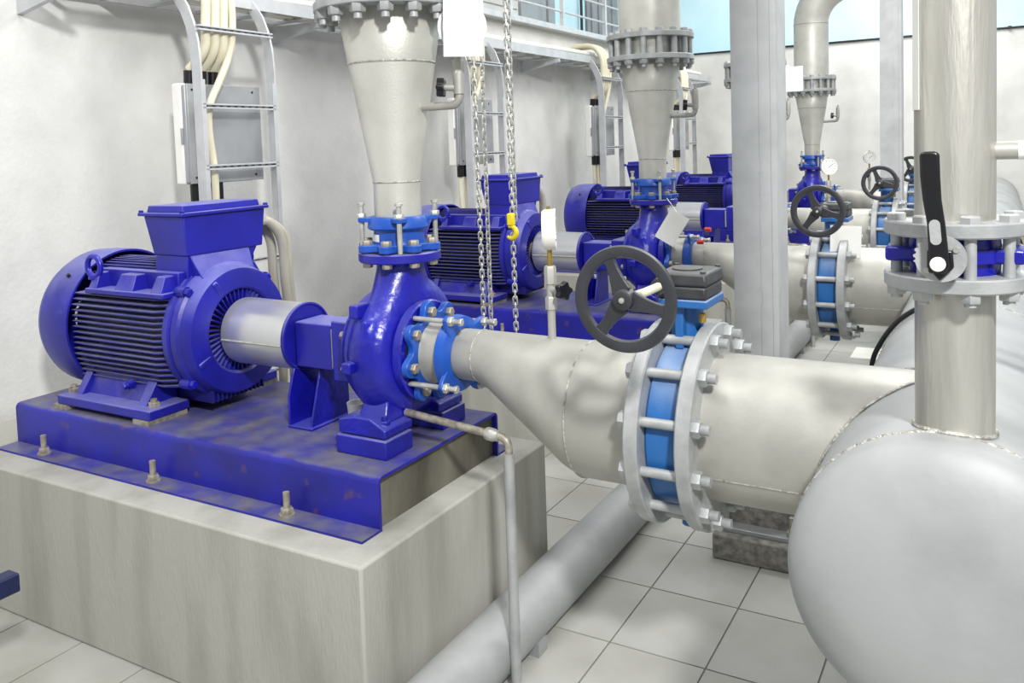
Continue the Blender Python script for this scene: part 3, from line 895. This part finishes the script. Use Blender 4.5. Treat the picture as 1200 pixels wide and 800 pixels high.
# gauge standing on the reducer
gs = thing('suction_gauge', 'x', 'gauge', (-0.392, 0, SV + 0.19), 'gauges on suction reducers')
unit(gs, 'pale pressure gauge standing on the suction reducer of %s pump ' + ROW)
MB().cyl((0, 0, 0.0), (0, 0, 0.115), 0.0125, seg=14).hexn((0, 0, 0.105), (0, 0, 1), 0.018, 0.04).cyl((0, 0, 0.14), (0, 0, 0.19), 0.013, seg=14).cyl((0, 0, 0.165), (0.045, -0.02, 0.168), 0.010, seg=12).hexn((0, 0, 0.185), (0, 0, 1), 0.019, 0.055).build('stem', 'steel', gs)
MB().cyl((0, 0, 0.24), (0, 0, 0.292), 0.008, seg=12).build('gauge_thread', 'brass', gs)
MB().annulus((0, 0, 0.002), (0, 0, 1), 0.010, 0.02, 0.006, 20).build('weld_boss', 'weld', gs)
knob(gs, (0.045, -0.018, 0.168), (0.90, -0.42, 0.03), 0.030, 5)
gauge_case = Vector((0, 0, 0.352))
ax_g = Vector((0.90, 0.43, 0.0))
gauge(gs, gauge_case, ax_g, 0.063, 0.042, 'white')
MB().cyl((0, 0, 0.415), (0, 0, 0.424), 0.006, seg=10).build('vent_plug', 'brass', gs)

# drain pipe from under the pump
dr = thing('drain_pipe', 'x', 'pipe', (-0.54, -0.09, 0), 'drain pipes')
unit(dr, 'thin drain pipe elbowing down the plinth beside %s pump ' + ROW)
MB().tube([Vector((-0.36, 0, SV - 0.068)), Vector((0.0, 0, SV - 0.10))] + arc((0.0, 0, SV - 0.13), 0.03, PI / 2, 0, 6, (1, 0, 0), (0, 0, 1))[1:] + [Vector((0.03, 0, SV - 0.16))], 0.0125, 14).build('pipe', 'oldbolt', dr)
MB().lathe([(0, 0.0), (0, 0.018), (0.008, 0.021), (0.028, 0.021), (0.036, 0.017), (0.045, 0.017), (0.05, 0)], (-0.05, 0, SV - 0.096), (1, 0, -0.09), 14).build('coupling', 'zinc', dr)
MB().cyl((0.03, 0, 0.0), (0.03, 0, SV - 0.15), 0.017, seg=16).build('downpipe', 'galv', dr)

# ------------------------------------------------------------------ cable ladder with junction box, cables
LX, LY0, LY1 = -2.617, 0.60, 1.095
cl = thing('cable_ladder', 'x', 'cable ladder', (LX, (LY0 + LY1) / 2, 0), 'upright cable ladders')
unit(cl, 'upright galvanised cable ladder beside the %s motor ' + ROW)
hw_ = (LY1 - LY0) / 2
for s in (-1, 1):
    pts = [(0, 0.0), (0, 2.18)] + [(-0.24 + 0.24 * math.cos(t), 2.18 + 0.40 * math.sin(t)) for t in (0.25, 0.5, 0.75, 1.0, 1.25, 1.5)]
    o_, i_ = [], []
    rail = []
    for k, (x, z) in enumerate(pts):
        q0 = pts[max(k - 1, 0)]
        q1 = pts[min(k + 1, len(pts) - 1)]
        dx, dz = q1[0] - q0[0], q1[1] - q0[1]
        l = math.hypot(dx, dz)
        nx, nz = dz / l, -dx / l
        y = s * hw_
        rail.append([(x - nx * 0.03, y - 0.006, z - nz * 0.03), (x + nx * 0.03, y - 0.006, z + nz * 0.03), (x + nx * 0.03, y + 0.006, z + nz * 0.03), (x - nx * 0.03, y + 0.006, z - nz * 0.03)])
    MB().rings(rail).box(0.026, 0.030, s * hw_ - (0.02 if s > 0 else 0.0), s * hw_ + (0.02 if s < 0 else 0.0), 0, 2.1).build('side_rail', 'alu', cl, smooth=30)
for z in (0.55, 0.86, 1.165, 1.665, 1.97, 2.385 - 0.03):
    for s in (-1, 1):
        MB().box(0.004, 0.030, -hw_, hw_, z + s * 0.009 - 0.004, z + s * 0.009 + 0.004).build('rung', 'alu', cl)
    MB().box(0.002, 0.006, -hw_, hw_, z - 0.012, z + 0.012).build('rung_web', 'alu', cl)
    for k in range(10):
        y = -hw_ + 0.03 + k * 0.048
        MB().box(0.0065, 0.0075, y, y + 0.02, z - 0.004, z + 0.004).build('rung_slot', 'seam', cl)

jb = thing('junction_box', 'x', 'junction box', (LX - 0.07, 0.84, SV + 0.665), 'junction boxes')
unit(jb, 'white junction box with grey back plate beside the %s motor ' + ROW)
MB().box(-0.012, 0.0, -0.25, 0.235, 0, 0.50).build('back_plate', 'plate', jb, bevel=0.002)
MB().box(-0.040, -0.012, -0.255, 0.20, 0.005, 0.495).build('housing', 'plate', jb, bevel=0.006)
MB().box(-0.105, -0.040, -0.26, 0.205, -0.005, 0.505).build('cover', 'white', jb, bevel=0.010)
MB().box(-0.048, -0.036, -0.264, -0.25, 0.20, 0.28).build('latch', 'plate', jb, bevel=0.002)
for k, y in enumerate((-0.19, -0.115, -0.04)):
    MB().cyl((-0.05, y, 0.49), (-0.045, y, 0.57), 0.028, seg=12).build('cable_gland', 'black', jb)
    MB().cyl((-0.05, y, 0.005), (-0.05, y, -0.09), 0.025, seg=12).build('cable_gland', 'black', jb)
for y in (-0.22, 0.18):
    for z in (0.03, 0.47):
        MB().cyl((0.0, y, z), (0.003, y, z), 0.006, seg=8).build('screw', 'dark', jb)

for k, (y0, y1, zend) in enumerate(((0.685, 0.66, 1.56 + 0.60), (0.745, 0.735, 1.56 + 0.60), (0.80, 0.80, 1.56 + 0.6), (0.84, 0.72, 0.95))):
    if k < 3:
        pts = [(LX - 0.36, y1 + 0.02, 2.685), (LX - 0.14, y1 + 0.02, 2.685), (LX - 0.04, y0 + 0.02, 2.57), (LX - 0.02, y0, 2.38), (LX - 0.03, y0 - 0.01, 2.25), (LX - 0.115, (0.65, 0.725, 0.80)[k], zend)]
    else:
        pts = [(LX - 0.36, 0.86, 2.685), (LX - 0.14, 0.86, 2.685), (LX - 0.03, 0.86, 2.57), (LX - 0.01, 0.85, 2.36), (LX - 0.02, 0.82, 2.22), (LX - 0.025, 0.76, 2.10), (LX - 0.025, 0.69, 1.98), (LX - 0.03, 0.68, 1.85), (LX - 0.03, 0.70, 1.66), (LX - 0.03, 0.70, 1.5), (LX - 0.04, 0.70, 1.2), (LX - 0.04, 0.68, 0.7), (LX - 0.03, 0.66, 0.02)]
    cb = MB().tube(smooth_path(pts, 6), 0.024 if k < 3 else 0.019, 12).build('power_cable', 'cream')
    tag(cb, 'x', 'cable', 'cream cables on the ladders')
    unit(cb, ('cream cable running into the junction box beside %s motor ' if k < 3 else 'long cream cable crossing the back plate beside %s motor ') + ROW)
sc = thing('short_cables', 'x', 'cable', (LX - 0.12, 0.84, 0), 'cable tails under the junction boxes')
unit(sc, 'cream cable tails hanging below junction box beside %s motor ' + ROW)
for y in (-0.19, -0.115, -0.04):
    MB().tube(smooth_path([(0, y, SV + 0.60), (0.0, y, SV + 0.4), (0.02, y + 0.03, 0.7), (0.03, y + 0.05, 0.02)], 5), 0.016, 10).build('tail', 'cream', sc)

# copies of the whole set
COPIES = {}
for n in (1, 2, 3):
    for o, pat in UNIT:
        c = copy_tree(o)
        c.location.y += n * SP
        c['label'] = pat % ORD[n]
        if o.name.startswith('suction_gauge') and n > 1:
            c.rotation_euler.z = math.radians(-85)
        COPIES[(o.name.split('.')[0], n)] = c

# ------------------------------------------------------------------ header along Y with dished end
hd = thing('suction_header', 'big pale steel suction header pipe with domed end', 'pipe', (HX, 0, SV + HZ))
HY = -0.465
MB().lathe([(HY, HR), (9.93, HR)], (0, 0, 0), (0, 1, 0), 96).build('header_pipe', 'header', hd, smooth=30)
dome = []
for k in range(17):
    t = k / 16 * PI / 2
    dome.append((HY - 0.045 - 0.085 * math.sin(t), max(HR * math.cos(t) ** 0.8, 0.001)))
MB().lathe([(HY, HR)] + dome, (0, 0, 0), (0, 1, 0), 96, cap=True).build('dished_end', 'header', hd, smooth=70)
MB().tube(arc((0, HY, 0), HR, 0, 2 * PI, 96, (1, 0, 0), (0, 0, 1))[:-1], 0.0038, 6, closed=True).build('weld_seam', 'weld', hd)
for y in (1.05, 3.6, 6.1, 8.6):
    MB().tube(arc((0, y, 0), HR, 0, 2 * PI, 96, (1, 0, 0), (0, 0, 1))[:-1], 0.0035, 6, closed=True).build('weld_seam', 'weld', hd)
    MB().box(-0.16, 0.16, y + 0.2, y + 0.34, -SV - HZ, -0.25).build('saddle_support', 'rough_concrete', hd, bevel=0.01)

# ------------------------------------------------------------------ riser pipe on the header
VX, VY, VR = 0.729, -0.395, 0.0685
RK, RZ = 1.0715, -0.1234   # size and level of the riser assembly
rs = thing('riser_pipe', 'upright wet looking steel riser pipe welded on top of the header', 'pipe', (VX, VY, RZ))
rs.scale = (RK, RK, RK)
MB().cyl((0, 0, 1.135), (0, 0, 1.435), VR, seg=64).build('lower_pipe', 'vpipe', rs)
MB().tube([(VR * math.cos(a) * 1.02, VR * math.sin(a) * 1.02, (SV + HZ + math.sqrt(HR ** 2 - (VX - HX + RK * VR * math.cos(a)) ** 2) + 0.002 - RZ) / RK) for a in [2 * PI * k / 48 for k in range(48)]], 0.005, 6, closed=True).build('base_weld', 'weld', rs)
MB().cyl((0, 0, 1.555), (0, 0, 3.4), VR, seg=64).build('upper_pipe', 'vpipe', rs)
FR = 0.122
MB().annulus((0, 0, 1.433), (0, 0, 1), 0.06, FR, 0.027, 72, 0.003).build('lower_flange', 'galv', rs)
MB().annulus((0, 0, 1.532), (0, 0, 1), 0.06, FR, 0.027, 72, 0.003).build('upper_flange', 'galv', rs)
lv = thing('lever_valve', 'blue valve with long black lever clamped between flanges of the riser pipe', 'valve', (VX, VY, 1.496 * RK + RZ))
lv.scale = (RK, RK, RK)
MB().lathe([(-0.036, 0.05), (-0.036, 0.076), (-0.012, 0.078), (-0.012, 0.088), (0.012, 0.088), (0.012, 0.078), (0.036, 0.076), (0.036, 0.05)], (0, 0, 0), (0, 0, 1), 64, close=True, cap=False).build('valve_ring', 'blue_cast', lv)
for s in (-1, 1):
    MB().box(0.085 * s - 0.03, 0.085 * s + 0.03, -0.055, 0.02, -0.014, 0.014).build('ear', 'blue_cast', lv, bevel=0.006)
bolt_r = MB().cyl((0, 0, -0.086), (0, 0, 0.065), 0.0105, seg=14).hexn((0, 0, 0.063), (0, 0, 1), 0.0185, 0.013).hexn((0, 0, -0.063), (0, 0, -1), 0.0185, 0.016).mesh('flange_bolt')
for k in range(8):
    a = 2 * PI * (k + 0.5) / 8 - 0.10
    put('flange_bolt', bolt_r, 'galv', rs, (0.101 * math.cos(a), 0.101 * math.sin(a), 1.496))
PXL = -0.018
MB().lathe([(0.09, 0.014), (0.145, 0.014)], (PXL, 0, 0.004), (0, -1, 0), 16).build('stem', 'zinc', lv)
plate = MB()
poly = []
for k in range(96):
    a = 2 * PI * k / 96
    r = 0.041
    if 2.1 < a < 3.3:
        r = 0.041 + (0.003 if (k // 2) % 2 else -0.001)
    poly.append((r * math.cos(a), r * math.sin(a)))
plate.prism_xz([(PXL + 0.003 + p[0], 0.006 + p[1]) for p in poly], -0.150, -0.146)
plate.build('notch_plate', 'galv', lv)
LV = MB()
cl_ = [(-0.002, -0.017, 0.013), (0.001, -0.004, 0.0165), (0.0, 0.03, 0.0150), (-0.003, 0.07, 0.0140), (-0.009, 0.11, 0.0145), (-0.012, 0.15, 0.0155), (-0.013, 0.187, 0.0155), (-0.013, 0.194, 0.012)]
Lf = [(PXL + c - w_, z) for c, z, w_ in cl_]
Rt = [(PXL + c + w_, z) for c, z, w_ in cl_]
rings = []
LV.prism_xz(Lf + Rt[::-1], -0.176, -0.158)
LV.build('lever', 'black', lv, bevel=0.004)
MB().prism_xz([(PXL - 0.03 + 0.012, -0.008), (PXL + 0.002, -0.032), (PXL + 0.024, -0.008), (PXL + 0.022, 0.022), (PXL - 0.018, 0.022)], -0.162, -0.150).build('pointer', 'black', lv, bevel=0.003)
MB().lathe([(0.172, 0), (0.172, 0.0125), (0.181, 0.0125), (0.182, 0.0115), (0.182, 0)], (PXL, 0, 0.0), (0, -1, 0), 28).build('cap', 'white', lv)
slot = [(PXL - 0.005 + 0.0088 * math.cos(a), 0.068 + 0.0088 * math.sin(a)) for a in [PI * k / 12 for k in range(13)]] + [(PXL - 0.003 + 0.0088 * math.cos(a), 0.042 + 0.0088 * math.sin(a)) for a in [PI + PI * k / 12 for k in range(13)]]
MB().prism_xz(slot, -0.1775, -0.174).build('label_window', 'galv', lv)
for (dx, dz) in ((0.027, 0.022), (-0.019, -0.016)):
    MB().lathe([(0.149, 0), (0.149, 0.0062), (0.153, 0.005), (0.153, 0)], (PXL + dx, 0, dz), (0, -1, 0), 14).build('plate_screw', 'zinc', lv)

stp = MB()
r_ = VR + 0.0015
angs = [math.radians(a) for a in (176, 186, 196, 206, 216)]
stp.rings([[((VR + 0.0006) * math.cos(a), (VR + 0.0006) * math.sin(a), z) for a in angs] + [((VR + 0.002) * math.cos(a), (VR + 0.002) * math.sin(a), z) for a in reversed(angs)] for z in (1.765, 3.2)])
stp.build('added_white_strip', 'paper', rs)  # made-up white strip along the riser, not a real label
# side fitting
sf = thing('side_union', 'steel side branch with hex union on the riser pipe', 'fitting', (VX, VY, (SV + 0.765) * RK + RZ))
sf.scale = (RK, RK, RK)
MB().cyl((VR - 0.01, 0, 0), (VR + 0.05, 0, 0), 0.0165, seg=24).build('nipple', 'steel', sf)
MB().cyl((VR + 0.034, 0, 0), (VR + 0.046, 0, 0), 0.0175, seg=24).build('tape_ring', 'paper', sf)
MB().lathe([(0, 0), (0, 0.024), (0.03, 0.024), (0.03, 0)], (VR + 0.05, 0, 0), (1, 0, 0), 6).build('union_nut', 'steel', sf)
MB().cyl((VR + 0.08, 0, 0), (VR + 0.20, 0, 0), 0.021, seg=24).build('pipe_end', 'steel', sf)
MB().box(VR + 0.115, VR + 0.15, -0.01, 0.01, 0.02, 0.055).build('tap_handle', 'black', sf, bevel=0.003)

# ------------------------------------------------------------------ floor pipe
fp = MB().tube([(-0.622, -1.2, 0.098), (-0.622, 6.4, 0.098)], 0.098, 40).build('floor_pipe', 'header', smooth=60)
tag(fp, 'long pale grey pipe lying on the tiles along the plinths', 'pipe')
for y in (0.1, 2.3, 4.6):
    MB().box(-0.71, -0.53, y, y + 0.06, 0.0, 0.05).build('cradle', 'plate', fp)

# ------------------------------------------------------------------ cable tray on the left wall
ct = thing('cable_tray', 'galvanised cable tray running along the top of the left wall', 'cable tray', (-2.9, 0, 2.53))
for x in (-0.16, 0.17):
    MB().box(x - 0.006, x + 0.006, 0.0, 9.7, -0.02, 0.05).build('side_rail', 'alu', ct)
for k in range(33):
    MB().box(-0.16, 0.17, 0.1 + k * 0.295, 0.13 + k * 0.295, -0.02, -0.005).build('rung', 'alu', ct)
for k in range(7):
    y = 0.02 + 1.6 * k
    MB().prism_xz([(-0.2, -0.03), (0.2, -0.03), (0.2, -0.06), (-0.2, -0.13)], y - 0.015, y + 0.015).build('bracket', 'alu', ct)
for k, (x, z, r) in enumerate(((-0.08, 0.03, 0.030), (0.0, 0.035, 0.034), (0.07, 0.03, 0.028), (0.11, 0.075, 0.025), (-0.03, 0.085, 0.026))):
    pts = [(-2.9 + x + 0.012 * math.sin(y * 1.3 + k), y, 2.53 + z + 0.006 * math.sin(y * 2 + k)) for y in [0.35 + 0.3 * i for i in range(31)]]
    t_ = MB().tube(pts, r, 10).build('tray_cable', ['white', 'cream', 'greycable', 'white', 'cream'][k])
    tag(t_, ['white conduit lying along the cable tray next to the wall', 'cream cable in the middle of the cable tray', 'grey cable along the front rail of the cable tray',
             'white cable stacked on top at the front of the cable tray', 'cream cable stacked on top of the tray cables'][k], 'cable', 'cables in the tray')

# ------------------------------------------------------------------ chains with hook
def chain(name_label, x, y, ztop, zbot, tw=0.0, dx=0.0):
    mb = MB()
    pitch = 0.0285
    n = int((ztop - zbot) / pitch)
    for i in range(n):
        z = ztop - i * pitch
        xx = x + dx * i / n
        a = tw + (i % 2) * PI / 2 + 0.5
        u = Vector((math.cos(a), math.sin(a), 0))
        P = []
        for k in range(10):
            b = 2 * PI * k / 10
            e = 0.011 if math.sin(b) > 0 else -0.011
            P.append(Vector((xx, y, z)) + u * math.cos(b) * 0.0095 + Vector((0, 0, math.sin(b) * 0.0095 + e)))
        mb.tube(P, 0.0036, 5, closed=True)
    o = mb.build('hoist_chain', 'zinc')
    return tag(o, name_label, 'chain', 'hanging hoist chains')


CY = 0.95
chain('steel hoist chain hanging in front of the second motor, next to the discharge cone', -1.235, CY, 3.2, 0.80, 0.2, 0.01)
chain('steel hoist chain hanging between the thin chain and the hook chain', -1.187, CY, 3.2, 0.80, 0.7, 0.0)
chain('steel hoist chain carrying the yellow hook', -1.058, CY, 3.2, 0.80, 0.1, 0.0)
chain('steel hoist chain ending at the yellow hook', -1.066, CY + 0.04, 3.2, 1.36, 0.9, 0.0)
hk = thing('chain_hook', 'small yellow hook block on the hanging chain', 'hook', (-1.060, CY, SV + 0.42))
MB().tube(arc((0, -0.012, 0), 0.026, -2.4, 2.0, 16, (1, 0, 0), (0, 0, 1)), [0.006 + 0.006 * math.sin(PI * i / 16) for i in range(17)], 10).build('hook', 'yellow', hk)
MB().box(-0.016, 0.016, -0.024, 0.004, 0.03, 0.085).build('swivel', 'yellow', hk, bevel=0.006)

# ------------------------------------------------------------------ tags
tg = thing('pump_tag', 'blank white tag hanging tilted on the second pump', 'tag', (PX + 0.235, SP - 0.22, AX + 0.265))
MB().box(-0.058, 0.058, -0.001, 0.001, -0.18, 0.0).build('sheet', 'paper', tg, rot=(0.0, 0.55, 0.25))
MB().tube([(-0.01, 0.0, -0.005), (-0.06, 0.05, 0.04), (-0.11, 0.10, 0.08)], 0.002, 6).build('string', 'white', tg)
pg = thing('valve_notice', 'white printed sheet hanging below the gearbox of the second valve', 'notice', (0.13, SP - 0.13, SV + 0.33))
sh = MB().box(-0.085, 0.065, -0.002, 0.0, -0.22, 0.0).build('sheet', 'paper', pg, rot=(0.05, 0.03, 0.1))
for k in range(4):
    MB().box(-0.07, 0.05 - 0.02 * (k % 2), -0.003, -0.002, -0.205 + k * 0.014, -0.201 + k * 0.014).build('print_line', 'plate', sh)
wt = thing('pipe_notice', 'white card hanging from the discharge flange of the third pump', 'notice', (PX + 0.32, 2 * SP - 0.03, SV + 1.36))
MB().box(-0.07, 0.07, -0.002, 0.0, -0.20, 0.0).build('card', 'paper', wt)
MB().tube([(-0.03, 0, 0), (-0.10, 0.0, 0.03)], 0.003, 6).build('string', 'white', wt)
wc = thing('added_white_card', 'added white card filling a bare patch beside the gauge of the first discharge cone', 'card', (PX + 0.33, -0.06, SV + 1.245))  # made-up card, put in where there is only a bare white patch
MB().box(-0.062, 0.062, -0.0015, 0.0, -0.16, 0.16).build('card', 'paper', wc, rot=(0, 0.03, 0.5), bevel=0.001)
MB().tube([(-0.04, 0, 0.12), (-0.11, 0.02, 0.15)], 0.003, 6).build('string', 'white', wc)

# red caps on the suction adaptor rods of the second pump
for (yy, zz) in ((-0.125, 0.10), (0.02, 0.155)):
    rc = MB().cyl((PX + 0.30, SP + yy, AX + zz), (PX + 0.335, SP + yy, AX + zz), 0.013, seg=12).build('rod_cap', 'red')
    tag(rc, 'red plastic cap on a rod of the second suction flange adaptor', 'cap', 'red rod caps')

# ------------------------------------------------------------------ things beyond the riser
el = thing('return_bend', 'large pale pipe bend behind the riser pipe', 'pipe', (1.50, 3.0, 0))
pts = [Vector((0, 0, 0.0)), Vector((0, 0, 0.85))] + arc((0.5, 0, 0.85), 0.5, PI, PI / 2, 12, (1, 0, 0), (0, 0, 1))[1:] + [Vector((1.4, 0, 1.35))]
MB().tube(pts, 0.25, 40).build('bend', 'header', el, smooth=60)
hs = MB().tube(smooth_path([(0.90, 1.6, 1.55), (1.0, 1.45, 1.63), (1.15, 1.4, 1.64), (1.3, 1.4, 1.58), (1.4, 1.45, 1.2), (1.42, 1.5, 0.5), (1.42, 1.5, 0.02)], 8), 0.008, 8).build('black_hose', 'black')
tag(hs, 'thin black hose arching behind the riser pipe', 'hose')
h2 = MB().tube(smooth_path([(0.86, -0.10, 1.50), (0.90, -0.06, 1.40), (0.97, 0.0, 1.33), (1.06, 0.05, 1.27), (1.16, 0.1, 1.15), (1.2, 0.1, 0.6), (1.2, 0.1, 0.02)], 8), 0.018, 12).build('cream_hose', 'cream')
tag(h2, 'cream hose curving down beside the riser pipe', 'hose')
MB().tube([(0.872, -0.085, 1.47), (0.90, -0.06, 1.40)], 0.0195, 12).build('sleeve', 'yellow', h2)
h3 = MB().tube(smooth_path([(0.84, -0.05, 1.47), (0.93, 0.0, 1.43), (1.05, 0.08, 1.38), (1.2, 0.15, 1.33), (1.35, 0.2, 0.8), (1.35, 0.2, 0.02)], 8), 0.007, 8).build('signal_cable', 'black')
tag(h3, 'thin black cable hanging above the cream hose', 'cable')
h4 = MB().tube(smooth_path([(0.385, 1.0, 0.01), (0.39, 1.0, 0.6), (0.40, 1.0, 0.85), (0.43, 1.0, 0.955), (0.50, 1.0, 1.055), (0.60, 1.0, 1.118), (0.70, 1.0, 1.134)], 8), 0.009, 8).build('header_cable', 'black')
tag(h4, 'black cable draped over the header behind the riser pipe', 'cable')
bpld = MB().box(-0.19, 0.07, 4.60, 4.95, 0.0, 0.012).build('floor_plate', 'white', bevel=0.002)
tag(bpld, 'pale square plate bolted to the tiles near the third suction line', 'plate')
MB().cyl((0.03, 4.68, 0.012), (0.03, 4.68, 0.06), 0.014, seg=10).hexn((0.03, 4.68, 0.012), (0, 0, 1), 0.028, 0.02).build('bolt', 'brass', bpld)

# navy steel trestle in front of the first plinth
tr = thing('steel_trestle', 'navy blue steel trestle rail in front of the first plinth', 'trestle', (-1.90, -1.45, 0))
MB().box(-0.03, 0.03, -0.55, 0.60, 0.37, 0.43).build('rail', 'navy', tr, bevel=0.006)
for y in (-0.45, 0.20):
    MB().hexa([(-0.18, y - 0.02, 0), (-0.14, y - 0.02, 0), (-0.14, y + 0.02, 0), (-0.18, y + 0.02, 0), (-0.03, y - 0.02, 0.37), (0.0, y - 0.02, 0.37), (0.0, y + 0.02, 0.37), (-0.03, y + 0.02, 0.37)]).build('leg', 'navy', tr)
    MB().hexa([(0.14, y - 0.02, 0), (0.18, y - 0.02, 0), (0.18, y + 0.02, 0), (0.14, y + 0.02, 0), (0.0, y - 0.02, 0.37), (0.03, y - 0.02, 0.37), (0.03, y + 0.02, 0.37), (0.0, y + 0.02, 0.37)]).build('leg', 'navy', tr)

# small white drip cup on the first baseplate and sticker on its discharge adaptor
cu = MB().lathe([(0, 0), (0, 0.030), (0.075, 0.038), (0.078, 0.038), (0.078, 0.034), (0.01, 0.027), (0.01, 0)], (0, 0, 0), (0, 0, 1), 28).build('drip_cup', 'white', None, (-1.21, 0.03, BT))
tag(cu, 'small off-white cup standing on the baseplate behind the first pump foot', 'cup')

dsa = [o for o, p in UNIT if o.name.startswith('flange_adaptor')][0]
ang = [math.radians(a) for a in range(214, 256, 6)]
st_ = MB().rings([[(0.0868 * math.cos(a), 0.0868 * math.sin(a), z) for a in ang] + [(0.0874 * math.cos(a), 0.0874 * math.sin(a), z) for a in reversed(ang)] for z in (0.034, 0.060)]).build('sticker', 'paper', dsa)
